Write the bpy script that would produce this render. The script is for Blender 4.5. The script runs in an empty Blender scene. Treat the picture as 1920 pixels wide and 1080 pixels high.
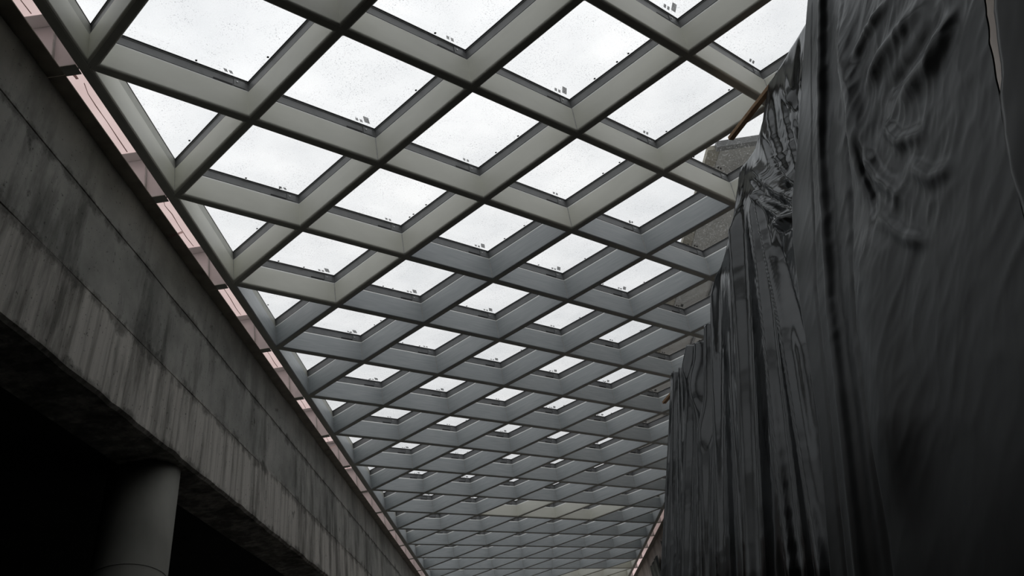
import bpy, bmesh, math, random
from mathutils import Vector, Matrix, noise

random.seed(7)
SC = bpy.context.scene
COL = SC.collection
HX, HY = 0.8, 0.742575          # half diagonals of one rhombic roof cell (across / along the hall)
HW = 0.040                      # half width of a rib between two side panels
GL = 0.332                      # height of the glass above the underside of the ribs
RH = HX * HY / math.hypot(HX, HY)
XL, XR = -2.40, 3.20            # node lines along both long edges of the roof
FLOOR = -5.85

# ------------------------------------------------------------------ materials
def new_mat(name):
    m = bpy.data.materials.new(name)
    m.use_nodes = True
    nt = m.node_tree
    nt.nodes.clear()
    out = nt.nodes.new('ShaderNodeOutputMaterial')
    return m, nt, out

def N(nt, kind, **kw):
    n = nt.nodes.new(kind)
    for k, v in kw.items():
        if k.startswith('i_'):
            key = k[2:]
            n.inputs[int(key) if key.isdigit() else key.replace('_', ' ')].default_value = v
        else:
            setattr(n, k, v)
    return n

def ramp(nt, stops):
    r = nt.nodes.new('ShaderNodeValToRGB')
    el = r.color_ramp.elements
    el[0].position, el[0].color = stops[0][0], (*stops[0][1], 1)
    el[1].position, el[1].color = stops[-1][0], (*stops[-1][1], 1)
    for p, c in stops[1:-1]:
        e = el.new(p)
        e.color = (*c, 1)
    return r

def coords(nt, scale=(1, 1, 1), world=True):
    if world:
        s = N(nt, 'ShaderNodeNewGeometry').outputs['Position']
    else:
        s = N(nt, 'ShaderNodeTexCoord').outputs['Object']
    mp = N(nt, 'ShaderNodeMapping')
    mp.inputs['Scale'].default_value = scale
    nt.links.new(s, mp.inputs['Vector'])
    return mp.outputs['Vector']

def mottled(name, c1, c2, rough=0.6, scale=6.0, stretch=(1, 1, 1), spec=0.4, bump=0.0, metallic=0.0, detail=5, world=True):
    m, nt, out = new_mat(name)
    b = N(nt, 'ShaderNodeBsdfPrincipled')
    b.inputs['Roughness'].default_value = rough
    b.inputs['Specular IOR Level'].default_value = spec
    b.inputs['Metallic'].default_value = metallic
    no = N(nt, 'ShaderNodeTexNoise')
    no.inputs['Scale'].default_value = scale
    no.inputs['Detail'].default_value = detail
    nt.links.new(coords(nt, stretch, world), no.inputs['Vector'])
    r = ramp(nt, [(0.3, c1), (0.7, c2)])
    nt.links.new(no.outputs['Fac'], r.inputs['Fac'])
    nt.links.new(r.outputs['Color'], b.inputs['Base Color'])
    if bump:
        bp = N(nt, 'ShaderNodeBump')
        bp.inputs['Strength'].default_value = bump
        bp.inputs['Distance'].default_value = 0.01
        nt.links.new(no.outputs['Fac'], bp.inputs['Height'])
        nt.links.new(bp.outputs['Normal'], b.inputs['Normal'])
    nt.links.new(b.outputs['BSDF'], out.inputs['Surface'])
    return m

M = {}
M['beige'] = mottled('beige_paint', (0.79, 0.79, 0.72), (0.85, 0.85, 0.78), 0.5, 3.0, (1, 1, 2.5))
M['grey'] = mottled('grey_metal', (0.47, 0.505, 0.52), (0.58, 0.605, 0.615), 0.42, 4.0, (1, 1, 14), 0.5)
M['rib'] = mottled('rib_steel', (0.50, 0.505, 0.46), (0.60, 0.605, 0.55), 0.6, 5.0)
M['alu'] = mottled('aluminium_frame', (0.20, 0.205, 0.21), (0.25, 0.255, 0.26), 0.45, 12.0, (1, 1, 1), 0.5)
M['gasket'] = mottled('black_gasket', (0.012, 0.012, 0.013), (0.02, 0.02, 0.02), 0.6, 30.0)
M['seam'] = mottled('pale_sealant', (0.42, 0.42, 0.41), (0.55, 0.55, 0.54), 0.5, 40.0)
M['hem'] = mottled('hem_painted_glint', (0.80, 0.80, 0.79), (0.88, 0.88, 0.87), 0.35, 40.0)  # near-white colour stands in for sky light glinting along the panel tops
M['screw'] = mottled('screw_steel', (0.45, 0.45, 0.46), (0.6, 0.6, 0.6), 0.3, 60.0, metallic=0.6)
def mat_film(name, c):
    m, nt, out = new_mat(name)
    t = N(nt, 'ShaderNodeBsdfTransparent'); d = N(nt, 'ShaderNodeBsdfDiffuse')
    no = N(nt, 'ShaderNodeTexNoise'); no.inputs['Scale'].default_value = 150
    nt.links.new(coords(nt), no.inputs['Vector'])
    r = ramp(nt, [(0.35, (c * 0.8,) * 3), (0.65, (c * 1.25,) * 3)])
    nt.links.new(no.outputs['Fac'], r.inputs['Fac']); nt.links.new(r.outputs['Color'], t.inputs['Color'])
    d.inputs['Color'].default_value = (0.3, 0.3, 0.3, 1)
    ms = N(nt, 'ShaderNodeMixShader'); ms.inputs['Fac'].default_value = 0.15
    nt.links.new(t.outputs[0], ms.inputs[1]); nt.links.new(d.outputs[0], ms.inputs[2]); nt.links.new(ms.outputs[0], out.inputs['Surface'])
    return m
M['mark'] = mat_film('grey_print', 0.30)
M['sticker'] = mat_film('grey_sticker', 0.52)
M['ledge'] = mottled('ledge_steel', (0.27, 0.25, 0.21), (0.42, 0.39, 0.33), 0.65, 7.0, bump=0.2)
M['plate'] = mottled('plate_paint', (0.72, 0.67, 0.69), (0.80, 0.75, 0.77), 0.5, 5.0)
M['wood'] = mottled('batten_wood', (0.30, 0.165, 0.080), (0.52, 0.33, 0.18), 0.65, 9.0, (9, 1.4, 9), bump=0.3)
M['shim'] = mottled('pale_shim', (0.55, 0.50, 0.47), (0.70, 0.66, 0.62), 0.6, 20.0)
M['rubble'] = mottled('wall_plaster_right', (0.34, 0.28, 0.26), (0.86, 0.78, 0.74), 0.8, 1.6, (1, 0.8, 0.45), bump=0.3, detail=8)
M['dark'] = mottled('shade_black', (0.012, 0.012, 0.012), (0.022, 0.022, 0.021), 0.9, 2.0)  # near-black colour puts the shade of unlit parts into the surfaces
M['floor'] = mottled('dark_floor', (0.20, 0.195, 0.18), (0.30, 0.29, 0.27), 0.85, 1.5)
M['column'] = mottled('column_concrete', (0.20, 0.198, 0.18), (0.32, 0.315, 0.285), 0.8, 3.0, (1, 1, 0.5), detail=7)
M['soffit'] = mottled('grey_facade', (0.52, 0.52, 0.50), (0.64, 0.635, 0.61), 0.8, 3.0, detail=8)
M['brownstrip'] = mottled('brown_facade_edge', (0.46, 0.43, 0.35), (0.56, 0.53, 0.45), 0.8, 6.0)

def mat_glass():
    m, nt, out = new_mat('rain_spotted_glass')
    tr = N(nt, 'ShaderNodeBsdfTransparent')
    pos = coords(nt)
    # fine drops
    n1 = N(nt, 'ShaderNodeTexNoise'); n1.inputs['Scale'].default_value = 85; n1.inputs['Detail'].default_value = 2
    n2 = N(nt, 'ShaderNodeTexNoise'); n2.inputs['Scale'].default_value = 4.5; n2.inputs['Detail'].default_value = 3
    n3 = N(nt, 'ShaderNodeTexNoise'); n3.inputs['Scale'].default_value = 1.6; n3.inputs['Detail'].default_value = 5
    for n in (n1, n2, n3):
        nt.links.new(pos, n.inputs['Vector'])
    r1 = ramp(nt, [(0.615, (1, 1, 1)), (0.72, (0.62, 0.62, 0.63))])
    r2 = ramp(nt, [(0.42, (1, 1, 1)), (0.62, (0, 0, 0))])
    r3 = ramp(nt, [(0.3, (0.925, 0.93, 0.935)), (0.7, (1, 1, 1))])
    nt.links.new(n1.outputs['Fac'], r1.inputs['Fac'])
    nt.links.new(n2.outputs['Fac'], r2.inputs['Fac'])
    nt.links.new(n3.outputs['Fac'], r3.inputs['Fac'])
    mx = N(nt, 'ShaderNodeMix', data_type='RGBA')
    mx.inputs[6].default_value = (1, 1, 1, 1)
    nt.links.new(r2.outputs['Color'], mx.inputs[0])
    nt.links.new(r1.outputs['Color'], mx.inputs[7])
    mu = N(nt, 'ShaderNodeMix', data_type='RGBA', blend_type='MULTIPLY')
    mu.inputs[0].default_value = 1
    nt.links.new(mx.outputs[2], mu.inputs[6])
    nt.links.new(r3.outputs['Color'], mu.inputs[7])
    mu2 = N(nt, 'ShaderNodeMix', data_type='RGBA', blend_type='MULTIPLY')
    mu2.inputs[0].default_value = 1
    mu2.inputs[7].default_value = (0.885, 0.888, 0.888, 1)
    nt.links.new(mu.outputs[2], mu2.inputs[6])
    nt.links.new(mu2.outputs[2], tr.inputs['Color'])
    gl = N(nt, 'ShaderNodeBsdfGlossy')
    gl.inputs['Roughness'].default_value = 0.05
    gl.inputs['Color'].default_value = (0.9, 0.92, 0.93, 1)
    ms = N(nt, 'ShaderNodeMixShader')
    ms.inputs['Fac'].default_value = 0.05
    nt.links.new(tr.outputs[0], ms.inputs[1])
    nt.links.new(gl.outputs[0], ms.inputs[2])
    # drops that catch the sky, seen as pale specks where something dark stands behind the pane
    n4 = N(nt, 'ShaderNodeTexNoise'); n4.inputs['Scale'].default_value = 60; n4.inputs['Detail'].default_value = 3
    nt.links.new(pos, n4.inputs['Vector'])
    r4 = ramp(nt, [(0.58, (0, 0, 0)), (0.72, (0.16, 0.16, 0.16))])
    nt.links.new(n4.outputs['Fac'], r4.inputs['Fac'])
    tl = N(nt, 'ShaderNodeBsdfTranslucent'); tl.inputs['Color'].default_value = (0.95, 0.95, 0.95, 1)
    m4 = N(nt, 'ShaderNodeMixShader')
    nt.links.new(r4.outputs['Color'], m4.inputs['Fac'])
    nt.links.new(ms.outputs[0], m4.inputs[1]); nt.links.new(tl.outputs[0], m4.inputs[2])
    nt.links.new(m4.outputs[0], out.inputs['Surface'])
    return m
M['glass'] = mat_glass()

def mat_membrane(name, c1, c2):
    m, nt, out = new_mat(name)
    pos = coords(nt)
    wv = N(nt, 'ShaderNodeTexNoise'); wv.inputs['Scale'].default_value = 3; wv.inputs['Detail'].default_value = 4
    nt.links.new(pos, wv.inputs['Vector'])
    r = ramp(nt, [(0.3, c1), (0.7, c2)])
    nt.links.new(wv.outputs['Fac'], r.inputs['Fac'])
    tl = N(nt, 'ShaderNodeBsdfTranslucent')
    df = N(nt, 'ShaderNodeBsdfDiffuse')
    nt.links.new(r.outputs['Color'], tl.inputs['Color'])
    nt.links.new(r.outputs['Color'], df.inputs['Color'])
    ms = N(nt, 'ShaderNodeMixShader'); ms.inputs['Fac'].default_value = 0.12
    nt.links.new(tl.outputs[0], ms.inputs[1]); nt.links.new(df.outputs[0], ms.inputs[2])
    nt.links.new(ms.outputs[0], out.inputs['Surface'])
    return m
M['membrane'] = mat_membrane('pink_membrane', (0.80, 0.70, 0.685), (0.86, 0.765, 0.75))
M['crack'] = mat_membrane('membrane_fold', (0.40, 0.33, 0.32), (0.55, 0.46, 0.45))

def mat_concrete():
    """Cast concrete: mottling, dark stains in the middle lift, board marks that follow the true plumb line."""
    m, nt, out = new_mat('cast_concrete')
    b = N(nt, 'ShaderNodeBsdfPrincipled')
    b.inputs['Roughness'].default_value = 0.75
    b.inputs['Specular IOR Level'].default_value = 0.3
    g = N(nt, 'ShaderNodeNewGeometry')
    sp = N(nt, 'ShaderNodeSeparateXYZ')
    nt.links.new(g.outputs['Position'], sp.inputs[0])
    mul = N(nt, 'ShaderNodeMath', operation='MULTIPLY'); mul.inputs[1].default_value = -0.28
    nt.links.new(sp.outputs['Z'], mul.inputs[0])
    add = N(nt, 'ShaderNodeMath', operation='ADD')
    nt.links.new(sp.outputs['Y'], add.inputs[0]); nt.links.new(mul.outputs[0], add.inputs[1])
    cb = N(nt, 'ShaderNodeCombineXYZ')
    nt.links.new(sp.outputs['X'], cb.inputs[0]); nt.links.new(add.outputs[0], cb.inputs[1]); nt.links.new(sp.outputs['Z'], cb.inputs[2])
    def tex(scale, sc, detail=5, rough=0.55):
        mp = N(nt, 'ShaderNodeMapping'); mp.inputs['Scale'].default_value = sc
        nt.links.new(cb.outputs[0], mp.inputs['Vector'])
        n = N(nt, 'ShaderNodeTexNoise'); n.inputs['Scale'].default_value = scale
        n.inputs['Detail'].default_value = detail; n.inputs['Roughness'].default_value = rough
        nt.links.new(mp.outputs[0], n.inputs['Vector'])
        return n.outputs['Fac']
    big = tex(1.3, (1, 1, 1), 7, 0.6)
    streak = tex(16, (1, 1, 0.035), 5, 0.65)
    drip = tex(3.2, (1, 1, 0.22), 6, 0.65)
    pit = tex(38, (1, 1, 1), 2, 0.5)
    base = ramp(nt, [(0.3, (0.22, 0.22, 0.205)), (0.52, (0.37, 0.366, 0.34)), (0.72, (0.50, 0.49, 0.455))])
    nt.links.new(big, base.inputs['Fac'])
    # board-marked lower lift
    low = N(nt, 'ShaderNodeMapRange'); low.inputs['From Min'].default_value = -1.15; low.inputs['From Max'].default_value = -1.22
    nt.links.new(sp.outputs['Z'], low.inputs['Value'])
    warm = N(nt, 'ShaderNodeMix', data_type='RGBA')
    nt.links.new(low.outputs[0], warm.inputs[0]); nt.links.new(base.outputs['Color'], warm.inputs[6])
    wr = ramp(nt, [(0.3, (0.28, 0.262, 0.235)), (0.5, (0.52, 0.495, 0.455)), (0.75, (0.64, 0.61, 0.565))])
    nt.links.new(streak, wr.inputs['Fac']); nt.links.new(wr.outputs['Color'], warm.inputs[7])
    # drips and stains, strongest on the middle lift
    sr = ramp(nt, [(0.36, (0.35, 0.35, 0.34)), (0.52, (1, 1, 1))])
    nt.links.new(drip, sr.inputs['Fac'])
    m1 = N(nt, 'ShaderNodeMix', data_type='RGBA', blend_type='MULTIPLY')
    mid = N(nt, 'ShaderNodeMapRange'); mid.inputs['From Min'].default_value = -0.35; mid.inputs['From Max'].default_value = -0.7
    mid.inputs['To Min'].default_value = 0.45; mid.inputs['To Max'].default_value = 0.95
    nt.links.new(sp.outputs['Z'], mid.inputs['Value'])
    nt.links.new(mid.outputs[0], m1.inputs[0])
    nt.links.new(warm.outputs[2], m1.inputs[6]); nt.links.new(sr.outputs['Color'], m1.inputs[7])
    pr_ = ramp(nt, [(0.27, (0.25, 0.25, 0.25)), (0.34, (1, 1, 1))])
    nt.links.new(pit, pr_.inputs['Fac'])
    m2 = N(nt, 'ShaderNodeMix', data_type='RGBA', blend_type='MULTIPLY'); m2.inputs[0].default_value = 0.8
    nt.links.new(m1.outputs[2], m2.inputs[6]); nt.links.new(pr_.outputs['Color'], m2.inputs[7])
    # dark grime with its own ragged outline gathered along the two lift joints
    last = m2.outputs[2]
    grime = tex(5.0, (1, 1, 0.8), 7, 0.7)
    for zc, half in ((-0.53, 0.10), (-1.215, 0.13), (-1.83, 0.10)):
        sb = N(nt, 'ShaderNodeMath', operation='ADD'); sb.inputs[1].default_value = -zc
        nt.links.new(sp.outputs['Z'], sb.inputs[0])
        ab = N(nt, 'ShaderNodeMath', operation='ABSOLUTE'); nt.links.new(sb.outputs[0], ab.inputs[0])
        near = N(nt, 'ShaderNodeMapRange'); near.inputs['From Min'].default_value = 0.0; near.inputs['From Max'].default_value = half
        near.inputs['To Min'].default_value = 0.16; near.inputs['To Max'].default_value = -0.12
        nt.links.new(ab.outputs[0], near.inputs['Value'])
        sm = N(nt, 'ShaderNodeMath', operation='ADD'); nt.links.new(near.outputs[0], sm.inputs[0]); nt.links.new(grime, sm.inputs[1])
        gr = ramp(nt, [(0.52, (1, 1, 1)), (0.66, (0.42, 0.42, 0.41))])
        nt.links.new(sm.outputs[0], gr.inputs['Fac'])
        mm = N(nt, 'ShaderNodeMix', data_type='RGBA', blend_type='MULTIPLY'); mm.inputs[0].default_value = 1.0
        nt.links.new(last, mm.inputs[6]); nt.links.new(gr.outputs['Color'], mm.inputs[7])
        last = mm.outputs[2]
    nt.links.new(last, b.inputs['Base Color'])
    bp = N(nt, 'ShaderNodeBump'); bp.inputs['Strength'].default_value = 0.35; bp.inputs['Distance'].default_value = 0.01
    nt.links.new(streak, bp.inputs['Height'])
    nt.links.new(bp.outputs['Normal'], b.inputs['Normal'])
    nt.links.new(b.outputs[0], out.inputs['Surface'])
    return m
M['concrete'] = mat_concrete()

def mat_plastic(name, rough, col, gloss, sheen, dust=0.35):
    """dusty polythene: black diffuse body under a weak even gloss"""
    m, nt, out = new_mat(name)
    pos = coords(nt)
    n = N(nt, 'ShaderNodeTexNoise'); n.inputs['Scale'].default_value = 2.2; n.inputs['Detail'].default_value = 6
    nt.links.new(pos, n.inputs['Vector'])
    r = ramp(nt, [(0.35, tuple(c * 0.8 for c in col)), (0.7, tuple(c * (1 + dust) for c in col))])
    nt.links.new(n.outputs['Fac'], r.inputs['Fac'])
    df = N(nt, 'ShaderNodeBsdfDiffuse'); nt.links.new(r.outputs['Color'], df.inputs['Color'])
    gl = N(nt, 'ShaderNodeBsdfGlossy'); gl.inputs['Color'].default_value = (0.95, 0.98, 1.0, 1)
    rr = N(nt, 'ShaderNodeMapRange'); rr.inputs['From Min'].default_value = 0.3; rr.inputs['From Max'].default_value = 0.7
    rr.inputs['To Min'].default_value = rough * 0.8; rr.inputs['To Max'].default_value = rough * 1.2
    nt.links.new(n.outputs['Fac'], rr.inputs['Value']); nt.links.new(rr.outputs[0], gl.inputs['Roughness'])
    w = N(nt, 'ShaderNodeTexNoise'); w.inputs['Scale'].default_value = 26; w.inputs['Detail'].default_value = 4
    mp = coords(nt, (1, 1, 0.35)); nt.links.new(mp, w.inputs['Vector'])
    bp = N(nt, 'ShaderNodeBump'); bp.inputs['Strength'].default_value = 0.06; bp.inputs['Distance'].default_value = 0.006
    nt.links.new(w.outputs['Fac'], bp.inputs['Height'])
    nt.links.new(bp.outputs['Normal'], gl.inputs['Normal'])
    ms = N(nt, 'ShaderNodeMixShader'); 
    # even gloss plus a Fresnel share that grows towards grazing view
    fr = N(nt, 'ShaderNodeFresnel'); fr.inputs['IOR'].default_value = 1.3
    nt.links.new(bp.outputs['Normal'], fr.inputs['Normal'])
    fm = N(nt, 'ShaderNodeMath', operation='MULTIPLY_ADD'); fm.inputs[1].default_value = sheen; fm.inputs[2].default_value = gloss
    nt.links.new(fr.outputs[0], fm.inputs[0]); nt.links.new(fm.outputs[0], ms.inputs['Fac'])
    nt.links.new(df.outputs[0], ms.inputs[1]); nt.links.new(gl.outputs[0], ms.inputs[2])
    nt.links.new(ms.outputs[0], out.inputs['Surface'])
    return m
M['sheet'] = mat_plastic('black_plastic', 0.34, (0.006, 0.0062, 0.0062), 0.03, 0.35)
M['gloss_sheet'] = mat_plastic('glossy_black_plastic', 0.16, (0.003, 0.0032, 0.0034), 0.03, 0.40)
M['brown_sheet'] = mat_plastic('dusty_black_plastic', 0.5, (0.040, 0.034, 0.031), 0.04, 0.2)

# ------------------------------------------------------------------ helpers
def mesh(name, verts, faces, mats, smooth=False, idx=None):
    me = bpy.data.meshes.new(name)
    me.from_pydata([tuple(v) for v in verts], [], faces)
    for m in mats if isinstance(mats, (list, tuple)) else [mats]:
        me.materials.append(m)
    if idx:
        for p, i in zip(me.polygons, idx):
            p.material_index = i
    if smooth:
        for p in me.polygons:
            p.use_smooth = True
    me.update()
    return me

def fix_normals(me):
    bm = bmesh.new(); bm.from_mesh(me)
    bmesh.ops.recalc_face_normals(bm, faces=bm.faces)
    bm.to_mesh(me); bm.free()
    return me

def put(name, me, parent=None, loc=(0, 0, 0), rz=0.0):
    o = bpy.data.objects.new(name, me)
    COL.objects.link(o)
    if parent:
        o.parent = parent
    o.location = loc
    o.rotation_euler = (0, 0, rz)
    return o

def tag(o, label=None, cat=None, group=None, kind=None):
    for k, v in (('label', label), ('category', cat), ('group', group), ('kind', kind)):
        if v:
            o[k] = v
    return o

def boxes(name, items, mat, bev=0.0):
    """items: list of (x0,x1,y0,y1,z0,z1)"""
    vs, fs = [], []
    for x0, x1, y0, y1, z0, z1 in items:
        b = len(vs)
        vs += [(x0, y0, z0), (x1, y0, z0), (x1, y1, z0), (x0, y1, z0), (x0, y0, z1), (x1, y0, z1), (x1, y1, z1), (x0, y1, z1)]
        fs += [tuple(b + i for i in f) for f in ((3, 2, 1, 0), (4, 5, 6, 7), (0, 1, 5, 4), (1, 2, 6, 5), (2, 3, 7, 6), (3, 0, 4, 7))]
    me = mesh(name, vs, fs, mat)
    if bev:
        bm = bmesh.new(); bm.from_mesh(me)
        bmesh.ops.bevel(bm, geom=bm.edges[:], offset=bev, segments=2, affect='EDGES', profile=0.5)
        bm.to_mesh(me); bm.free()
    return me

def bar(name, a, b, w, h, mat, up=(0, 0, 1), bev=0.0):
    """a straight bar of section w x h between two points"""
    a, b = Vector(a), Vector(b)
    d = (b - a).normalized(); s = d.cross(Vector(up)).normalized(); u = s.cross(d)
    vs = [p + s * (sx * w / 2) + u * (sz * h / 2) for p in (a, b) for sx, sz in ((-1, -1), (1, -1), (1, 1), (-1, 1))]
    fs = [(3, 2, 1, 0), (4, 5, 6, 7), (0, 1, 5, 4), (1, 2, 6, 5), (2, 3, 7, 6), (3, 0, 4, 7)]
    me = fix_normals(mesh(name, vs, fs, mat))
    if bev:
        bm = bmesh.new(); bm.from_mesh(me)
        bmesh.ops.bevel(bm, geom=bm.edges[:], offset=bev, segments=2, affect='EDGES', profile=0.5)
        bm.to_mesh(me); bm.free()
    return me

UNIT = 'zero first second third fourth fifth sixth seventh eighth ninth tenth eleventh twelfth thirteenth fourteenth fifteenth sixteenth seventeenth eighteenth nineteenth'.split()
def ordinal(n):
    if n < 20:
        return UNIT[n]
    tens = {2: ('twentieth', 'twenty'), 3: ('thirtieth', 'thirty'), 4: ('fortieth', 'forty')}[n // 10]
    return tens[0] if n % 10 == 0 else tens[1] + ' ' + UNIT[n % 10]

# ------------------------------------------------------------------ camera
F_PX = 1655.43535
R0 = ((0.986, 0.032, -0.162), (-0.158, 0.462, -0.873), (0.047, 0.886, 0.461))
def rodrigues(w):
    th = math.sqrt(sum(c * c for c in w)); k = [c / th for c in w]
    K = Matrix(((0, -k[2], k[1]), (k[2], 0, -k[0]), (-k[1], k[0], 0)))
    return Matrix.Identity(3) + math.sin(th) * K + (1 - math.cos(th)) * (K @ K)
RW = rodrigues((-0.482134229, -0.00819387641, -0.166826945)) @ Matrix(((1, 0, 0), (0, 0, -1), (0, 1, 0)))
CAM = Vector((-0.305701947, -6.23861833, -5.31697294)) * 0.8
cam_d = bpy.data.cameras.new('camera')
cam = bpy.data.objects.new('camera', cam_d)
COL.objects.link(cam)
cam_d.sensor_width = 36.0
cam_d.lens = F_PX / 1920 * 36.0
cam_d.clip_start = 0.05
r0, r1, r2 = RW[0], RW[1], RW[2]
cam.matrix_world = Matrix(((r0[0], -r1[0], -r2[0], CAM.x), (r0[1], -r1[1], -r2[1], CAM.y), (r0[2], -r1[2], -r2[2], CAM.z), (0, 0, 0, 1)))
SC.camera = cam

def to_px(p):
    q = RW @ (Vector(p) - CAM)
    if q.z <= 0.01:
        return None
    return 960 + F_PX * q.x / q.z, 540 + F_PX * q.y / q.z

def ray(u, v):
    return (RW.transposed() @ Vector(((u - 960) / F_PX, (v - 540) / F_PX, 1.0))).normalized()

# ------------------------------------------------------------------ roof cells
def ring(kind, u, z):
    """corner points of a cell outline at inset u from the rib centre lines"""
    s = 1 - u / RH
    if kind == 'full':
        return [(-HX * s, 0, z), (0, -HY * s, z), (HX * s, 0, z), (0, HY * s, z)]
    xe = -0.04 + u
    y = HY * (s - xe / HX)
    if kind == 'lefthalf':
        return [(xe, -y, z), (HX * s, 0, z), (xe, y, z)]
    return [(-xe, y, z), (-HX * s, 0, z), (-xe, -y, z)]

def profile(colour, kind):
    r = 0.019 if colour == 'beige' else 0.010
    pts = [(0.010 if kind == 'full' else 0.0225, 0.0)]
    for k in range(1, 7):
        a = k / 6 * math.pi / 2
        pts.append((HW - r + r * math.sin(a), r - r * math.cos(a)))
    pts = [q for q in pts if q[0] >= pts[0][0]]
    pts += [(HW, 0.226), (HW - 0.003, 0.228), (HW - 0.014, 0.247), (max(HW - 0.024, 0.0 if kind == 'full' else 0.0225), 0.247)]
    return pts

def swept(kind, pts, k):
    """one mitred side of the cell ring for the profile pts"""
    rings = [ring(kind, u, z) for u, z in pts]
    n = len(rings[0])
    vs, fs = [], []
    for rg in rings:
        vs += [rg[k], rg[(k + 1) % n]]
    for i in range(len(pts) - 1):
        fs.append((2 * i, 2 * i + 1, 2 * i + 3, 2 * i + 2))
    return vs, fs

def closed_ring(kind, pts):
    rings = [ring(kind, u, z) for u, z in pts]
    n = len(rings[0]); m = len(pts)
    vs = [v for rg in rings for v in rg]
    fs = []
    for i in range(m):
        j = (i + 1) % m
        for k in range(n):
            l = (k + 1) % n
            fs.append((i * n + k, i * n + l, j * n + l, j * n + k))
    return vs, fs

CL = {'full': 0.0, 'lefthalf': 0.0225, 'righthalf': 0.0225}
PANEL, FRAME, GASK, GLASS, SEAM = {}, {}, {}, {}, {}
for kind in ('full', 'lefthalf', 'righthalf'):
    n = 4 if kind == 'full' else 3
    for colour in ('beige', 'grey'):
        for k in range(n):
            vs, fs = swept(kind, profile(colour, kind), k)
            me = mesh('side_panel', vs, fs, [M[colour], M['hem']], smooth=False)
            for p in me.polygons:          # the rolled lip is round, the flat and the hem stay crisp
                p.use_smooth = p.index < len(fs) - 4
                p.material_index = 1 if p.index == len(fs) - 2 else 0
            PANEL[kind, colour, k] = me
    vs, fs = closed_ring(kind, [(max(HW - 0.024, CL[kind]), 0.254), (HW - 0.014, 0.254), (HW - 0.014, 0.316), (HW - 0.008, 0.319), (HW - 0.008, 0.325), (max(HW - 0.024, CL[kind]), 0.325)])
    FRAME[kind] = fix_normals(mesh('frame', vs, fs, M['alu']))
    vs, fs = closed_ring(kind, [(max(HW - 0.020, CL[kind]), 0.3255), (HW - 0.003, 0.3255), (HW - 0.003, 0.3318), (max(HW - 0.020, CL[kind]), 0.3318)])
    GASK[kind] = fix_normals(mesh('gasket', vs, fs, M['gasket']))
    lo, hi = ring(kind, HW - 0.014, GL), ring(kind, HW - 0.014, GL + 0.012)
    fs = [tuple(range(n))[::-1], tuple(range(n, 2 * n))] + [(k, (k + 1) % n, n + (k + 1) % n, n + k) for k in range(n)]
    GLASS[kind] = fix_normals(mesh('glass_pane', lo + hi, fs, M['glass']))
    # thin sealant bead standing in every corner between two side panels
    SEAM[kind] = [boxes('sealant_seam', [(x - 0.0045, x + 0.0045, y - 0.0045, y + 0.0045, 0.012, 0.228)], M['seam']) for x, y, z in ring(kind, HW, 0.03)]

# clip near the far corner, on the frame side that leads to it from the concrete wall
EDGE = Vector((HX, HY, 0)).normalized()
INW = Vector((EDGE.y, -EDGE.x, 0))
def along_edge(d, inset, z):
    """point on the side running to the far corner, d metres back from that corner"""
    c = ring('full', inset, z)[3]
    return Vector(c) - EDGE * d
clip_me = bar('clip', along_edge(0.115, HW - 0.012, 0.284), along_edge(0.03, HW - 0.012, 0.284), 0.008, 0.062, M['alu'], bev=0.002)
def screw_mesh():
    c = along_edge(0.085, HW - 0.006, 0.292)
    bm = bmesh.new()
    r = bmesh.ops.create_cone(bm, cap_ends=True, segments=12, radius1=0.009, radius2=0.006, depth=0.007)
    q = Vector((0, 0, 1)).rotation_difference(INW)
    bmesh.ops.transform(bm, matrix=Matrix.Translation(c) @ q.to_matrix().to_4x4(), verts=bm.verts)
    me = bpy.data.meshes.new('screw'); bm.to_mesh(me); bm.free()
    me.materials.append(M['screw'])
    return me
screw_me = screw_mesh()
slot_me = bar('slot', along_edge(0.27, HW - 0.0145, 0.255), along_edge(0.125, HW - 0.0145, 0.255), 0.006, 0.018, M['gasket'])
def quad_on_glass(name, d0, d1, e0, e1, mat):
    """a flat mark stuck under the glass: d along the edge from the far corner, e inwards"""
    ps = [along_edge(d, HW + e, GL) for d, e in ((d0, e0), (d1, e0), (d1, e1), (d0, e1))]
    lo = [p - Vector((0, 0, 0.0016)) for p in ps]; hi = [p - Vector((0, 0, 0.0004)) for p in ps]
    return fix_normals(mesh(name, lo + hi, [(3, 2, 1, 0), (4, 5, 6, 7)] + [(k, (k + 1) % 4, 4 + (k + 1) % 4, 4 + k) for k in range(4)], mat))
def striped_mark(d0, name='print_mark'):
    vs, fs = [], []
    for k in range(4):
        a = d0 + k * 0.0065
        ps = [along_edge(d, HW + e, GL) for d, e in ((a, 0.014), (a + 0.005, 0.014), (a + 0.005, 0.038), (a, 0.038))]
        b = len(vs)
        vs += [p - Vector((0, 0, 0.0016)) for p in ps] + [p - Vector((0, 0, 0.0004)) for p in ps]
        fs += [tuple(b + i for i in f) for f in ((3, 2, 1, 0), (4, 5, 6, 7), (0, 1, 5, 4), (1, 2, 6, 5), (2, 3, 7, 6), (3, 0, 4, 7))]
    return fix_normals(mesh(name, vs, fs, M['mark']))
mark_a, mark_b = striped_mark(0.105), striped_mark(0.145)
sticker_me = quad_on_glass('grey_sticker', 0.035, 0.085, 0.026, 0.082, M['sticker'])
block_me = boxes('spacer_block', [(-0.007, 0.007, -0.007, 0.007, -0.004, 0.0)], M['gasket'])

ROWS_S = range(-6, 35)
files = {}
for s in ROWS_S:
    for t in range(-3, 5):
        if (s + t) % 2 == 0:
            continue
        cx, cy = HX * t, HY * s
        pts = [to_px((cx + x, cy + y, z)) for x, y, z in ring('full', 0, 0) + ring('full', 0, 0.33)]
        inside = any(p and -40 < p[0] < 1960 and -30 < p[1] < 1120 for p in pts)
        if not inside:
            continue
        files.setdefault(t, []).append(s)

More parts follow.
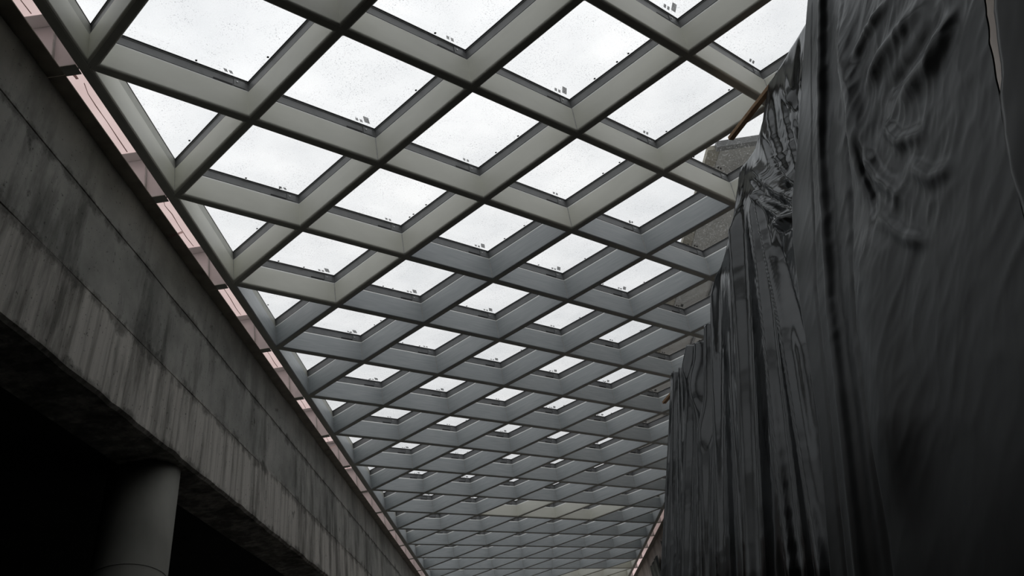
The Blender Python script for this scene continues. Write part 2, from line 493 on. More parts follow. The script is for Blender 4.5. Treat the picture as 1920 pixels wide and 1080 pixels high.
def hidden_by_sheet(t, s):
    p = to_px((HX * t - 0.15, HY * (s + 0.6), 0.1))
    if p is None:
        return True
    u, v = p
    line = [(-200, 1640), (0, 1520), (160, 1425), (375, 1368), (520, 1335), (640, 1310), (705, 1255), (1075, 1240), (1300, 1235)]
    for (v0, u0), (v1, u1) in zip(line, line[1:]):
        if v0 <= v <= v1:
            return u > u0 + (u1 - u0) * (v - v0) / (v1 - v0)
    return v < -200

STICKERS = {(-1, 0), (1, 0), (2, -1), (-2, 3), (0, 3), (1, 4), (2, 5), (-1, 4), (-2, 5), (0, 5)}
FILE_NAME = {t: ordinal(t + 4) for t in range(-3, 5)}
for t, rows in sorted(files.items()):
    shown = [s for s in rows if not hidden_by_sheet(t, s)]
    for s in rows:
        far_s = s + 1
        beige = far_s <= 3 or (far_s == 4 and t == -2) or far_s >= 30 or (far_s == 18 and t in (0, 2)) or (far_s, t) == (19, 1) or (far_s, t) == (20, 2)
        # the three pale coffers far down the hall
        beige = far_s <= 3 or (far_s, t) == (4, -2) or far_s >= 30 or (far_s, t) in ((18, 0), (19, 1), (20, 2))
        colour = 'beige' if beige else 'grey'
        kind = 'lefthalf' if t == -3 else 'righthalf' if t == 4 else 'full'
        root = bpy.data.objects.new('skylight', None)
        COL.objects.link(root)
        root.location = (HX * t, HY * s, 0)
        word = colour
        shape = 'skylight' if kind == 'full' else 'triangular half skylight'
        if s in shown:
            if kind == 'lefthalf':
                lab = f'{word} triangular skylight along the concrete wall, {ordinal(shown.index(s) + 1)} from the top'
            elif kind == 'righthalf':
                lab = f'{word} triangular skylight along the far wall beyond the sheet, {ordinal(shown.index(s) + 1)} from the top'
            else:
                lab = f'{word} panelled skylight, {ordinal(shown.index(s) + 1)} from the top in {FILE_NAME[t]} file from concrete wall'
        else:
            hid = [q for q in rows if q not in shown]
            lab = f'{word} skylight behind the black plastic sheet, {ordinal(hid.index(s) + 1)} along in {FILE_NAME[t]} file from concrete wall'
            if len(lab.split()) > 16:
                lab = f'{word} skylight behind the black sheet, {ordinal(hid.index(s) + 1)} in {FILE_NAME[t]} file from concrete wall'
        tag(root, lab, 'skylight', 'skylights of the lattice roof')
        n = 4 if kind == 'full' else 3
        for k in range(n):
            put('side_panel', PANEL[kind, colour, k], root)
        fr = put('frame', FRAME[kind], root)
        put('gasket', GASK[kind], fr)
        gl = put('glass_pane', GLASS[kind], root)
        if colour == 'grey' or far_s in (1, 3, 4):
            for q in SEAM[kind]:
                put('sealant_seam', q, root)
        if kind == 'full' and s <= 22:
            c = put('clip', clip_me, fr)
            put('drain_slot', slot_me, fr)
            put('screw', screw_me, fr)
            put('print_mark', mark_a, gl)
            put('print_mark', mark_b, gl)
            if (t, s) in STICKERS or (s > 5 and random.random() < 0.5):
                put('grey_sticker', sticker_me, gl)
        if s <= 12:
            rg = ring(kind, HW + 0.014, GL)
            m = len(rg)
            for q in range(random.choice((2, 2, 3))):
                k = random.choice([m - 2, m - 1] if kind != 'full' else [2, 3])
                a, b = Vector(rg[k]), Vector(rg[(k + 1) % m])
                p = a.lerp(b, random.uniform(0.12, 0.9))
                put('spacer_block', block_me, gl, p, random.random())

# ------------------------------------------------------------------ ribs
S_MIN, S_MAX = -6, 35
def clip_rib(fixed, family):
    """line of nodes: family a keeps j (runs away from the concrete wall), b keeps i"""
    pts = []
    for k in range(-60, 80):
        i, j = (k, fixed) if family == 'a' else (fixed, k)
        t, s = i - j, i + j
        if -3 <= t <= 4 and S_MIN <= s <= S_MAX:
            pts.append((t, s))
    return pts
count = {'a': 0, 'b': 0}
for family in 'ab':
    for fixed in range(-12, 30):
        pts = clip_rib(fixed, family)
        if len(pts) < 2:
            continue
        pts.sort()
        (t0, s0), (t1, s1) = pts[0], pts[-1]
        a, b = Vector((HX * t0, HY * s0, 0)), Vector((HX * t1, HY * s1, 0))
        if not any((lambda q: q and -20 < q[0] < 1940 and -20 < q[1] < 1100)(to_px(a.lerp(b, f / 30))) for f in range(31)):
            continue
        count[family] += 1
        zlo = -0.0006 if family == 'a' else -0.0003
        d = (b - a).normalized()
        # the pieces of the b family are notched between the continuous a ribs
        me = bar('roof_rib', a + Vector((0, 0, 0.125 + zlo)), b + Vector((0, 0, 0.125 + zlo)), 0.044, 0.25, M['rib'])
        r = put('roof_rib', me)
        way = 'slanting down away from the concrete wall' if family == 'a' else 'slanting up away from the concrete wall'
        tag(r, f'dark steel roof rib {way}, {ordinal(count[family])} from the top', 'roof rib', 'crossing ribs of the lattice roof')

# edge beams
for side, x, lab in ((-1, XL - 0.04, 'long dark steel edge beam of the roof beside the concrete wall'),
                     (1, XR + 0.04, 'long dark steel edge beam of the roof on the side of the plastic sheet')):
    me = boxes('edge_beam', [(x - HW + 0.001, x + HW - 0.006, HY * S_MIN, HY * S_MAX, 0.0005, 0.33)] if side < 0 else [(x - HW + 0.006, x + HW - 0.001, HY * S_MIN, HY * S_MAX, 0.0005, 0.33)], M['rib'], 0.004)
    tag(put('edge_beam', me), lab, 'edge beam')

# ------------------------------------------------------------------ edge gap on both sides: ledge, brackets, membrane
def wiggle_strip(x0, x1, pts, w, z):
    """a thin irregular fold line hanging a few millimetres under the membrane"""
    vs, fs = [], []
    for i, (y, f) in enumerate(pts):
        x = x0 + (x1 - x0) * f
        ww = w * (0.6 + 0.8 * random.random())
        vs += [(x - ww / 2, y, z), (x + ww / 2, y, z), (x + ww / 2, y, z + 0.004), (x - ww / 2, y, z + 0.004)]
        if i:
            b = 4 * (i - 1)
            for k in range(4):
                fs.append((b + k, b + (k + 1) % 4, b + 4 + (k + 1) % 4, b + 4 + k))
    return fix_normals(mesh('fold_line', vs, fs, M['crack']))

L_IN, L_OUT = -2.48, -2.58
nb = 0
for s in range(-3, 33, 2):
    y = HY * s
    p = to_px((-2.53, y + 1.3, 0.1))
    if not p or p[0] < -60 or p[1] > 1120:
        continue
    nb += 1
    o = ordinal(nb)
    # ledge plate on top of the concrete, one per bay
    y0, y1 = y + 0.03, y + 2 * HY + 0.025
    vs = [(-2.76, y0, -0.011), (L_OUT, y0, -0.011), (L_OUT, y1, -0.011), (-2.76, y1, -0.011), (-2.76, y0, -0.001), (L_OUT, y0, -0.001), (L_OUT, y1, -0.001), (-2.76, y1, -0.001)]
    me = fix_normals(mesh('ledge_plate', vs, [(3, 2, 1, 0), (4, 5, 6, 7), (0, 1, 5, 4), (1, 2, 6, 5), (2, 3, 7, 6), (3, 0, 4, 7)], M['ledge']))
    tag(put('ledge_plate', me), f'dark steel ledge plate on the concrete wall edge, {o} from the top', 'ledge plate', 'ledge plates along the concrete wall')
    # bracket at the node closing the bay
    br = bpy.data.objects.new('bracket', None); COL.objects.link(br); br.location = (-2.53, y + 2 * HY, 0)
    tag(br, f'pale steel bracket between roof edge and concrete wall, {o} from the top', 'bracket', 'brackets along the concrete wall')
    put('web_plate', boxes('web_plate', [(-0.30, 0.05, -0.008, 0.008, 0.0005, 0.400)], M['plate'], 0.002), br)
    put('flange', boxes('flange', [(-0.32, 0.048, -0.11, 0.012, 0.401, 0.4065)], M['plate'], 0.002), br)
    put('stiffener', boxes('stiffener', [(-0.115, -0.108, -0.034, -0.008, 0.06, 0.400)], M['seam']), br)
    put('foot_plate', boxes('foot_plate', [(-0.049, 0.049, -0.045, 0.045, -0.006, 0.0004)], M['rib']), br)
    # membrane closing the gap above
    vs, fs = [], []
    nx, ny = 3, 16
    for i in range(ny + 1):
        for k in range(nx + 1):
            yy = y + 0.02 + (2 * HY - 0.02) * i / ny
            vs.append((-2.98 + 0.50 * k / nx, yy, 0.4125 + (0 if k == nx else 0.008 * abs(noise.noise((yy * 3, k * 0.9, 3.1))))))
    for i in range(ny):
        for k in range(nx):
            a = i * (nx + 1) + k
            fs.append((a, a + 1, a + nx + 2, a + nx + 1))
    me = mesh('closure_membrane', vs, fs, M['membrane'], smooth=True)
    mb = put('closure_membrane', me)
    md = mb.modifiers.new('solid', 'SOLIDIFY'); md.thickness = 0.003
    tag(mb, f'pink membrane closing the gap beside the concrete wall, {o} from the top', 'membrane', 'pink membranes over the edge gap')
    rnd = random.Random(nb)
    pts = [(y + 0.1, 0.30), (y + 0.24, 0.42), (y + 0.27, 0.38), (y + 0.42, 0.50), (y + 0.5, 0.55)]
    put('fold_line', wiggle_strip(-2.82, -2.70, [(a, f + rnd.uniform(-.06, .06)) for a, f in pts], 0.004, 0.404), mb)
    pts = [(y + 0.55, 0.80), (y + 0.66, 0.62), (y + 0.8, 0.62), (y + 0.98, 0.60), (y + 1.2, 0.56), (y + 1.36, 0.55)]
    put('fold_line', wiggle_strip(-2.82, -2.70, [(a, f + rnd.uniform(-.05, .05)) for a, f in pts], 0.005, 0.404), mb)
    put('patch', boxes('patch', [(-2.755, -2.738, y + 0.34, y + 0.50, 0.403, 0.409)], M['crack']), mb)

# pale offcuts left lying across the ledge
for (u, v), (u2, v2), lab in (((317, 444), (336, 440), 'pale bent membrane scrap poking over the concrete wall edge'),
                              ((611, 845), (623, 840), 'thin pale offcut poking over the concrete wall edge'),
                              ((731, 1010), (738, 1008), 'small pale offcut poking over the far concrete wall edge')):
    pts = []
    for (a, b) in ((u, v), (u2, v2)):
        d = ray(a, b); k = (-0.02 - CAM.z) / d.z; pts.append(CAM + d * k)
    a, b = pts
    b = b + (b - a) * 0.4
    mid = a.lerp(b, 0.45) + Vector((0, 0, 0.008))
    root = put('membrane_scrap', bar('membrane_scrap', a, mid, 0.03, 0.003, M['membrane']))
    put('broken_end', bar('broken_end', mid - Vector((0, 0, 0.001)), b + Vector((0, 0, 0.02)), 0.024, 0.003, M['membrane']), root)
    tag(root, lab, 'scrap')

nb = 0
for s in range(15, 36, 2):
    # far edge: brackets, ledge and membrane of the other side (nodes t = 4 have even s)
    y = HY * (s - 1)
    nb += 1
    o = ordinal(nb)
    br = bpy.data.objects.new('bracket', None); COL.objects.link(br); br.location = (3.33, y, 0)
    tag(br, f'steel bracket between roof edge and plastered wall, {o} from the top', 'bracket', 'brackets along the plastered wall')
    put('web_plate', boxes('web_plate', [(-0.05, 0.05, -0.010, 0.010, 0.002, 0.262)], M['plate'], 0.002), br)
    put('flange', boxes('flange', [(-0.052, 0.058, -0.085, 0.012, 0.263, 0.272)], M['plate'], 0.002), br)
    put('foot_plate', boxes('foot_plate', [(-0.049, 0.049, -0.045, 0.045, -0.006, 0.0004)], M['rib']), br)
me = boxes('ledge_plate', [(3.38, 3.56, 2.0, 27, -0.011, -0.001)], M['ledge'], 0.003)
tag(put('ledge_plate', me), 'long dark steel ledge along the top of the plastered wall beyond the sheet', 'ledge plate')
me = boxes('closure_membrane', [(3.25, 3.9, 9.0, 27, 0.3315, 0.3345)], M['membrane'])
tag(put('closure_membrane', me), 'long pale membrane over the gap above the plastered wall', 'membrane')

# ------------------------------------------------------------------ setting
def concrete_wall():
    prof = [(-2.72, -0.0115), (-2.684, -0.0125), (-2.682, -0.500), (-2.694, -0.506), (-2.694, -0.516), (-2.678, -0.522), (-2.680, -1.185),
            (-2.696, -1.192), (-2.696, -1.199), (-2.670, -1.206), (-2.668, -1.82), (-2.690, -1.842), (-3.10, -1.842), (-3.10, -0.0115)]
    ys = [-7 + 0.06 * i for i in range(int(36 / 0.06) + 1)]
    vs, fs = [], []
    m = len(prof)
    for i, y in enumerate(ys):
        for k, (x, z) in enumerate(prof):
            dx = 0.006 * noise.noise((y * 1.3, z * 2, 1.7))
            dz = 0.0
            if k == 1:
                dz = -0.008 * abs(noise.noise((y * 2.1, 9.0, 0.3))) - (0.012 if noise.noise((y * 0.9, 2.0, 7.7)) > 0.28 else 0)
            if k in (7, 8, 9):
                dz = 0.02 * noise.noise((y * 1.1, 4.0, 2.2))
            if k in (10, 11):
                dz = 0.015 * noise.noise((y * 3.0, 5.0, 0.2)); dx += 0.01 * noise.noise((y * 7.0, 1.0, 0.9))
            vs.append((x + dx, y, z + dz))
        if i:
            b = m * (i - 1)
            for k in range(m):
                l = (k + 1) % m
                fs.append((b + k, b + l, b + m + l, b + m + k))
    fs += [tuple(range(m)), tuple(range(m * (len(ys) - 1), m * len(ys)))[::-1]]
    return fix_normals(mesh('wall_left', vs, fs, M['concrete']))
tag(put('wall_left', concrete_wall()), 'board-marked cast concrete wall beam with stained lifts under the roof edge', 'wall', kind='structure')

def column(cx, cy, r, name, label):
    ax = Vector((0, -0.27, -1)).normalized()
    u = Vector((1, 0, 0)); w = ax.cross(u)
    zs = [-1.83 + (FLOOR + 1.83) * i / 6 for i in range(7)]
    vs, fs = [], []
    n = 64
    for z in zs:
        c = Vector((cx, cy, -1.84)) + ax * ((z + 1.84) / ax.z)
        for k in range(n):
            a = 2 * math.pi * k / n
            vs.append(c + r * (math.cos(a) * u + math.sin(a) * w))
    for i in range(len(zs) - 1):
        for k in range(n):
            fs.append((i * n + k, i * n + (k + 1) % n, (i + 1) * n + (k + 1) % n, (i + 1) * n + k))
    fs += [tuple(range(n)), tuple(range((len(zs) - 1) * n, len(zs) * n))]
    me = fix_normals(mesh(name, vs, fs, M['column'], smooth=True))
    o = put(name, me)
    # form joint ring
    c = Vector((cx, cy, -1.84)) + ax * ((-2.72 + 1.84) / ax.z)
    vs2, fs2 = [], []
    for k in range(n):
        a = 2 * math.pi * k / n
        dirv = math.cos(a) * u + math.sin(a) * w
        for rr, dz in ((r - 0.004, 0.006), (r + 0.0035, 0.004), (r + 0.0035, -0.004), (r - 0.004, -0.006)):
            vs2.append(c + dirv * rr + ax * dz)
    for k in range(n):
        l = (k + 1) % n
        for q in range(4):
            fs2.append((4 * k + q, 4 * k + (q + 1) % 4, 4 * l + (q + 1) % 4, 4 * l + q))
    put('form_joint', fix_normals(mesh('form_joint', vs2, fs2, M['column'])), o)
    tag(o, label, 'column', kind='structure')
    return o
column(-3.0, 1.76, 0.265, 'pillar', 'round concrete column in the dark bay under the concrete beam')

tag(put('floor', boxes('floor', [(-0.6, 4, -8, 30, FLOOR - 0.2, FLOOR)], M['floor'])), 'dark bare floor far below the camera view', 'floor', kind='structure')
tag(put('floor_bounce_blocker', boxes('floor_bounce_blocker', [(-9, -0.6, -8, 30, FLOOR - 0.4, FLOOR - 0.02)], M['dark'])), 'unseen dark floor added to cut light bounced under the concrete beam', 'floor', kind='structure')  # added near-black floor reaching into the hall, cuts bounce onto the beam underside
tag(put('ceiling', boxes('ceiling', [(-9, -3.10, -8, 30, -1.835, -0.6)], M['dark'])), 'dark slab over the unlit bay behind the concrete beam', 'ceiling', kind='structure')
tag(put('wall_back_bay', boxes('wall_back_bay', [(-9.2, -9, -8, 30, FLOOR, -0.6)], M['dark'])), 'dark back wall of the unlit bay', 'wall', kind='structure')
tag(put('wall_right', boxes('wall_right', [(3.48, 4.0, -8, 29, FLOOR, -0.015)], M['rubble'])), 'rough brownish plastered wall seen past the end of the black sheet', 'wall', kind='structure')
tag(put('wall_end', boxes('wall_end', [(-9, 4, 29, 29.3, FLOOR, 0.3)], M['rubble'])), 'end wall at the far end of the hall', 'wall', kind='structure')
tag(put('wall_sky_blocker', boxes('wall_sky_blocker', [(-9, 4, -8.2, -8, FLOOR, 0.3)], M['dark'])), 'unseen dark wall added behind the viewer to stop sky light', 'wall', kind='structure')  # unseen wall added to keep open sky from flooding in from behind
tag(put('ceiling_sky_blocker', boxes('ceiling_sky_blocker', [(-3.6, 4.0, -8, -1.5, 0.37, 0.55)], M['dark'])), 'unseen dark slab added to keep sky light off the near hall', 'ceiling', kind='structure')  # opaque slab added out of view to darken the column and near concrete

# grey building standing over the roof on the far side
gb = bpy.data.objects.new('grey_building', None); COL.objects.link(gb); gb.location = (3.0, 4.08, 2.0)
tag(gb, 'grey building overhang seen through the rain spotted panes beside the sheet', 'building')
put('overhang', boxes('overhang', [(0.16, 7, 0.10, 18, 0.0, 0.07)], M['soffit']), gb)
put('edge_strip', boxes('edge_strip', [(0.0, 0.16, 0.10, 18, 0.01, 0.07)], M['brownstrip']), gb)
put('gutter', boxes('gutter', [(0.1, 7, 0.0, 0.10, -0.03, 0.06)], M['alu']), gb)
put('downpipe', boxes('downpipe', [(0.72, 0.76, 0.1, 18, -0.04, 0.0)], M['alu']), gb)

# ------------------------------------------------------------------ black plastic sheets
LEAN = 0.33
def plane_hit(u, v, off=0.0):
    d = ray(u, v); n = Vector((1, 0, -LEAN)); k = (2.0 + 0.5 * LEAN + off - CAM.dot(n)) / d.dot(n)
    P = CAM + d * k
    return P.y - 0.35 * (P.z + 0.5), P.z
NRM = Vector((-1, 0, LEAN)).normalized()
def interp(tab, x):
    if x <= tab[0][0]:
        return tab[0][1]
    for (a, b), (c, d) in zip(tab, tab[1:]):
        if x <= c:
            return b + (d - b) * (x - a) / (c - a)
    return tab[-1][1]

class Fold:
    """a fold running down the sheet: path through points of the sheet, height and width, may fade along its run"""
    def __init__(self, path, h, w, h2=None, skew=0.0):
        q = sorted((-z, p) for p, z in (plane_hit(u, v) for u, v in path))
        self.tab = q; self.h = h; self.h2 = h if h2 is None else h2; self.w = w; self.skew = skew
    def __call__(self, p, z):
        d0, d1 = self.tab[0][0], self.tab[-1][0]
        d = -z
        f = (d - d0) / (d1 - d0) if d1 > d0 else 0
        fade = 1.0
        if f < 0:
            fade = max(0.0, 1 + f * (d1 - d0) / 0.35)
        elif f > 1 and self.tab[-1][0] < 3.3:
            fade = max(0.0, 1 - (f - 1) * (d1 - d0) / 0.35)
        if fade <= 0:
            return 0.0
        f = min(1, max(0, f))
        x = (p - interp(self.tab, d)) / self.w
        if x > 0:
            x *= 1 + self.skew
        else:
            x *= 1 - self.skew
        if abs(x) > 2.6:
            return 0.0
        return (self.h + (self.h2 - self.h) * f) * fade * math.exp(-x * x * 1.4)

class Crease:
    """a crease along any line over the sheet, measured square to the line; tapers at both ends"""
    def __init__(self, path, h, w):
        self.q = [plane_hit(u, v) for u, v in path]; self.h = h; self.w = w
        self.box = (min(a[0] for a in self.q) - 3 * w, max(a[0] for a in self.q) + 3 * w, min(a[1] for a in self.q) - 3 * w, max(a[1] for a in self.q) + 3 * w)
    def __call__(self, p, z):
        if not (self.box[0] < p < self.box[1] and self.box[2] < z < self.box[3]):
            return 0.0
        best, along, n = 9.0, 0.0, len(self.q) - 1
        for i in range(n):
            (a, b), (c, d) = self.q[i], self.q[i + 1]
            l2 = (c - a) ** 2 + (d - b) ** 2
            t = max(0.0, min(1.0, ((p - a) * (c - a) + (z - b) * (d - b)) / l2))
            r = math.hypot(p - a - t * (c - a), z - b - t * (d - b))
            if r < best:
                best, along = r, (i + t) / n
        x = best / self.w
        e = min(1.0, 3.2 * min(along, 1 - along))
        return self.h * math.exp(-1.4 * x * x) * e * e * (3 - 2 * e) if x < 2.6 else 0.0

def sheet(name, p_lo, p_hi, top, bottom, folds, off, mat, crumple, seed, np_, nz, label, left_edge=None, right_edge=None, fine=0.0012, tuck=False):
    """left_edge / right_edge: functions depth -> p of the two side edges; top: function p -> z of the top edge"""
    vs, fs = [], []
    for iz in range(nz + 1):
        for ip in range(np_ + 1):
            f = ip / np_
            g = iz / nz
            p = p_lo + (p_hi - p_lo) * f
            zt = top(p)
            z = zt + (bottom - zt) * g
            if right_edge or left_edge:
                a = left_edge(-z) if left_edge else p_hi
                b = right_edge(-z) if right_edge else p_lo
                p = b + (a - b) * f
                zt = top(p)
                z = zt + (bottom - zt) * g
            h = sum(fo(p, z) for fo in folds)
            # loose vertical gathering and crumples
            w = noise.noise((p * 2.2 + seed, z * 0.25, seed))
            h += 0.02 * w
            h += fine * 1.6 * noise.noise((p * 9 + seed, z * 0.8, 4.0 + seed))
            c = crumple(p, z)
            if c > 0:
                pw = p + 0.06 * noise.noise((p * 3, z * 3, seed + 9))
                ac, al = (pw * 0.55 + z * 0.83), (pw * 0.83 - z * 0.55)
                q = 1 - abs(noise.noise((ac * 7, al * 2.4, seed + 2))) * 2
                q2 = 1 - abs(noise.noise((ac * 15, al * 6, seed + 5))) * 2
                q3 = 1 - abs(noise.noise((ac * 30, al * 11, seed + 7))) * 2
                h += c * (0.55 * q * q + 0.30 * q2 + 0.10 * q3)
            if tuck:      # the part that runs on behind the sheet in front lies further back
                h -= 0.16 * min(1.0, max(0.0, (-0.5 - p) / 0.2)) * min(1.0, max(0.0, (-1.2 - z) / 0.4))
            y = p + 0.35 * (z + 0.5)
            x = 2.0 + LEAN * (z + 0.5) + off
            vs.append(Vector((x, y, z)) + NRM * h)
    for iz in range(nz):
        for ip in range(np_):
            a = iz * (np_ + 1) + ip
            fs.append((a, a + 1, a + np_ + 2, a + np_ + 1))
    me = mesh(name, vs, fs, mat, smooth=True)
    o = put(name, me)
    md = o.modifiers.new('thickness', 'SOLIDIFY'); md.thickness = 0.003; md.offset = 0
    tag(o, label, 'plastic sheet')
    return o

# silhouette of the far sheet: its sagging top edge between the ties
sil = [(1545, -30), (1520, 0), (1470, 85), (1425, 160), (1416, 230), (1400, 280), (1376, 320), (1369, 375), (1362, 420), (1350, 470), (1335, 520), (1324, 590), (1312, 640), (1288, 668), (1266, 695), (1255, 705)]
top_tab = sorted(plane_hit(u, v) for u, v in sil)
def top_far(p):
    return interp(top_tab, p)
far_folds = [
    Fold([(1300, 690), (1320, 850), (1322, 1078)], 0.05, 0.16),
    Fold([(1335, 560), (1340, 800), (1345, 1078)], 0.07, 0.10),
    Fold([(1362, 470), (1358, 700), (1372, 1078)], -0.05, 0.07),
    Fold([(1378, 440), (1388, 640), (1405, 1078)], 0.10, 0.075),
    Fold([(1395, 430), (1425, 700), (1440, 1078)], -0.06, 0.07),
    Fold([(1405, 400), (1432, 620), (1480, 1078)], 0.07, 0.05),
    Fold([(1412, 380), (1455, 620), (1515, 1078)], 0.06, 0.045, 0.04),
    Fold([(1440, 480), (1475, 640), (1530, 1078)], -0.05, 0.06),
    # folds gathered up to the knot
    Crease([(1425, 175), (1442, 270), (1482, 385)], 0.055, 0.05),
    Crease([(1442, 165), (1464, 270), (1490, 372)], -0.05, 0.035),
    Crease([(1392, 300), (1430, 345), (1484, 388)], 0.06, 0.05),
    Crease([(1410, 250), (1440, 320), (1486, 380)], -0.05, 0.035),
    Crease([(1398, 355), (1440, 395), (1475, 420)], 0.07, 0.05),
    Crease([(1385, 330), (1420, 372), (1470, 402)], -0.05, 0.03),
    Crease([(1430, 420), (1455, 425), (1484, 395)], 0.05, 0.035),
    Crease([(1480, 60), (1470, 200), (1492, 370)], -0.05, 0.05),
    Crease([(1500, 40), (1492, 200), (1500, 420), (1505, 700)], 0.05, 0.05),
    Crease([(1450, 130), (1478, 240), (1496, 340)], 0.04, 0.04),
]
def crumple_far(p, z):
    kp, kz = plane_hit(1450, 340)
    d = math.hypot((p - kp) * 1.4, z - kz)
    band_p, _ = plane_hit(1378, 560)
    band = math.exp(-((p - band_p + 0.15 * (z + 1.2)) / 0.16) ** 2) * max(0.0, min(1.0, (2.6 + z) / 1.2))
    return 0.003 + 0.03 * max(0.0, 1 - d / 0.7) + 0.012 * band
class PlainFold(Fold):
    def __init__(self, p0, p1, h, w):
        self.tab = [(0.4, p0), (5.8, p1)]; self.h = self.h2 = h; self.w = w; self.skew = 0.0
_r = random.Random(11)
_p = 2.2
while _p < 5.2:
    _wd = _r.uniform(0.07, 0.16)
    far_folds.append(PlainFold(_p, _p + _r.uniform(-0.15, 0.15), _r.choice((1, -1)) * _r.uniform(0.03, 0.08), _wd))
    _p += _wd * _r.uniform(1.1, 2.0)
far_sheet = sheet('plastic_sheet', -1.35, 5.125, top_far, -5.82, far_folds, 0.06, M['gloss_sheet'], crumple_far, 3.3, 620, 260,
                  'glossy black plastic sheet with a gathered knot, hanging from below the skylights', tuck=True)

# main sheet in front, its free edge hanging over the far one
def edge_tab(pts, off=0.0):
    t = sorted((-z, p) for p, z in (plane_hit(u, v, off) for u, v in pts))
    return lambda d: interp(t, d)
main_left = edge_tab([(1528, -60), (1520, 0), (1505, 150), (1492, 375), (1496, 450), (1508, 560), (1545, 800), (1572, 1078)], -0.05)
main_right = edge_tab([(1850, -60), (1858, 20), (1866, 80), (1880, 160), (1893, 230), (1915, 330), (1960, 520), (2020, 760), (2080, 1078)], -0.05)
main_folds = [
    Fold([(1516, 0), (1504, 375), (1520, 560), (1584, 1078)], 0.016, 0.06, skew=0.4),
    Fold([(1546, 0), (1542, 300), (1555, 540), (1626, 1078)], -0.006, 0.016),
    Fold([(1575, 0), (1578, 300), (1594, 560), (1666, 1078)], 0.040, 0.060, skew=-0.3),
    Fold([(1612, 0), (1624, 320), (1642, 620), (1708, 1078)], -0.012, 0.03),
    Crease([(1600, -20), (1640, 180), (1668, 400)], 0.05, 0.11),
    Crease([(1655, 330), (1700, 650), (1740, 1000)], 0.035, 0.22),
    Crease([(1790, -30), (1700, 95), (1655, 175)], 0.030, 0.050),
    Crease([(1820, -10), (1745, 110), (1690, 185)], -0.022, 0.045),
    Crease([(1850, 0), (1790, 110), (1720, 195)], 0.030, 0.055),
    Crease([(1720, -30), (1660, 60), (1640, 120)], 0.025, 0.035),
    Crease([(1690, 225), (1730, 262), (1790, 240)], 0.020, 0.035),
    Crease([(1660, 270), (1690, 330), (1760, 385)], 0.018, 0.040),
    Crease([(1740, 300), (1790, 330), (1850, 300)], 0.016, 0.035),
    Crease([(1690, 400), (1740, 440), (1800, 450)], 0.012, 0.030),
    Crease([(1655, 240), (1662, 320), (1690, 420)], -0.022, 0.030),
]
def crumple_main(p, z):
    kp, kz = plane_hit(1700, 170)
    d = math.hypot((p - kp) * 0.9, (z - kz) * 0.8)
    return 0.0012 + 0.013 * max(0.0, 1 - d / 1.1)
main_sheet = sheet('plastic_sheet', -3, 0, lambda p: -0.35, -5.82, main_folds, -0.06, M['sheet'], crumple_main, 8.1, 420, 460,
                   'wide black plastic sheet nearest the middle, with long folds and a smooth lower half', main_left, main_right, fine=0.0003)
near_left = edge_tab([(1870, -60), (1873, 20), (1876, 80), (1884, 140), (1880, 180), (1890, 260), (1905, 330), (1950, 520), (2000, 760), (2060, 1078)], -0.16)
near_sheet = sheet('plastic_sheet', -5.5, -2.3, lambda p: -0.35, -5.82,
                   [Fold([(1893, 0), (1905, 200), (1930, 400)], 0.04, 0.05), Fold([(1912, 0), (1925, 300), (1960, 500)], -0.04, 0.05)], -0.16, M['brown_sheet'],
                   lambda p, z: 0.012, 5.7, 160, 160, 'dusty brownish plastic sheet at the outer edge, partly over the wide sheet', near_left, lambda d: -5.5)

# smaller sheets tacked to the plastered wall far down the hall
def small_sheet(px, drop, seed, label):
    pts = []
    for u, v in px:
        d = ray(u, v); k = (3.40 - CAM.x) / d.x; P = CAM + d * k
        pts.append((P.y, P.z))
    pts.sort()
    vs, fs = [], []
    n, m = 60, 40
    for i in range(n + 1):
        y = pts[0][0] + (pts[-1][0] - pts[0][0]) * i / n
        zt = interp(pts, y)
        for k in range(m + 1):
            z = zt - drop * k / m
            yy = y + 0.1 * (z - zt)
            x = 3.42 - 0.06 * abs(math.sin(y * 5 + seed)) * (0.4 + 0.6 * k / m) - 0.02 * noise.noise((y * 6, z * 1.5, seed))
            vs.append((x, yy, z))
    for i in range(n):
        for k in range(m):
            a = i * (m + 1) + k
            fs.append((a, a + 1, a + m + 2, a + m + 1))
    o = put('plastic_sheet', mesh('plastic_sheet', vs, fs, M['gloss_sheet'], smooth=True))
    md = o.modifiers.new('thickness', 'SOLIDIFY'); md.thickness = 0.003
    tag(o, label, 'plastic sheet')
small_sheet([(1236, 1012), (1250, 1000), (1262, 985), (1285, 960)], 4.5, 1.0, 'narrow black plastic sheet hanging on the plastered wall just beyond the main sheets')
small_sheet([(1219, 1062), (1225, 1052), (1231, 1040)], 2.5, 2.0, 'ragged black plastic scrap on the plastered wall farthest down the hall')

# battens poking out past the top edge of the sheet
def on_z(u, v, z):
    d = ray(u, v); return CAM + d * ((z - CAM.z) / d.z)
a, b = on_z(1370, 260, -0.33), on_z(1432, 150, -0.30)
root = put('wooden_batten', bar('wooden_batten', a, b + (b - a) * 0.55 + Vector((0.10, 0, -0.06)), 0.045, 0.030, M['wood'], bev=0.002))
tag(root, 'long brown wooden batten sticking out below the skylights from the sheet top', 'batten')
a, b = on_z(1245, 755, -0.42), on_z(1262, 735, -0.40)
root = put('wooden_batten', bar('wooden_batten', a, b + (b - a) * 0.6, 0.05, 0.032, M['wood'], bev=0.002))
tag(root, 'short wooden batten end showing past the far end of the sheet', 'batten')

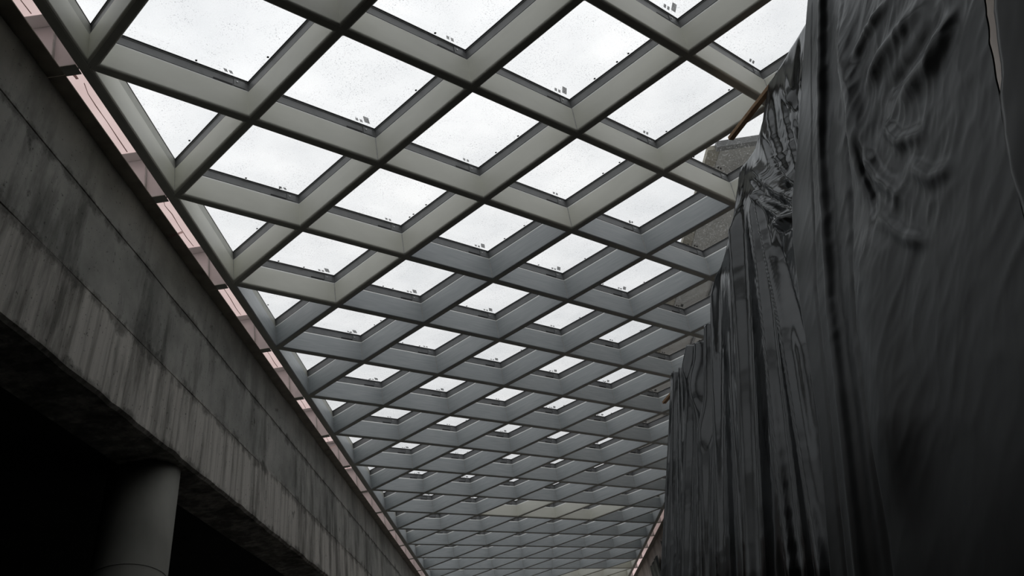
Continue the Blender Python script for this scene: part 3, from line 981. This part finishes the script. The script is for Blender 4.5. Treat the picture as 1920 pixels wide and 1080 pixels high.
# ------------------------------------------------------------------ daylight: overcast sky
w = bpy.data.worlds.new('overcast'); SC.world = w
w.use_nodes = True
nt = w.node_tree; nt.nodes.clear()
out = N(nt, 'ShaderNodeOutputWorld'); bg = N(nt, 'ShaderNodeBackground')
tc = N(nt, 'ShaderNodeTexCoord')
no = N(nt, 'ShaderNodeTexNoise'); no.inputs['Scale'].default_value = 3.0; no.inputs['Detail'].default_value = 5
nt.links.new(tc.outputs['Generated'], no.inputs['Vector'])
rp = ramp(nt, [(0.3, (0.90, 0.91, 0.925)), (0.7, (1.0, 1.0, 1.0))])
nt.links.new(no.outputs['Fac'], rp.inputs['Fac'])
# brightest overhead, dimmer towards the horizon, as an overcast sky is; the hall climbs 15 degrees away from the viewer
up = N(nt, 'ShaderNodeVectorMath', operation='DOT_PRODUCT'); up.inputs[1].default_value = (0, 0.264, 0.965)
nt.links.new(tc.outputs['Generated'], up.inputs[0])
mr = N(nt, 'ShaderNodeMapRange'); mr.inputs['From Min'].default_value = -0.02; mr.inputs['From Max'].default_value = 0.03
nt.links.new(up.outputs['Value'], mr.inputs['Value'])
mz = N(nt, 'ShaderNodeMapRange'); mz.inputs['From Min'].default_value = 0.0; mz.inputs['From Max'].default_value = 1.0
mz.inputs['To Min'].default_value = 0.30; mz.inputs['To Max'].default_value = 1.32
nt.links.new(up.outputs['Value'], mz.inputs['Value'])
mv = N(nt, 'ShaderNodeVectorMath', operation='SCALE')
nt.links.new(rp.outputs['Color'], mv.inputs[0]); nt.links.new(mz.outputs[0], mv.inputs['Scale'])
mx = N(nt, 'ShaderNodeMix', data_type='RGBA')
mx.inputs[6].default_value = (0.28, 0.275, 0.26, 1)
nt.links.new(mr.outputs[0], mx.inputs[0]); nt.links.new(mv.outputs[0], mx.inputs[7])
nt.links.new(mx.outputs[2], bg.inputs['Color'])
bg.inputs['Strength'].default_value = 1.26
nt.links.new(bg.outputs[0], out.inputs['Surface'])

SC.view_settings.view_transform = 'Standard'
SC.view_settings.look = 'None'
SC.view_settings.exposure = 0.0
SC.view_settings.gamma = 1.0
SC.view_settings.use_curve_mapping = False
SC.cycles.max_bounces = 8
SC.cycles.diffuse_bounces = 5
SC.cycles.transparent_max_bounces = 16
SC.cycles.use_denoising = True
SC.cycles.sample_clamp_indirect = 6.0
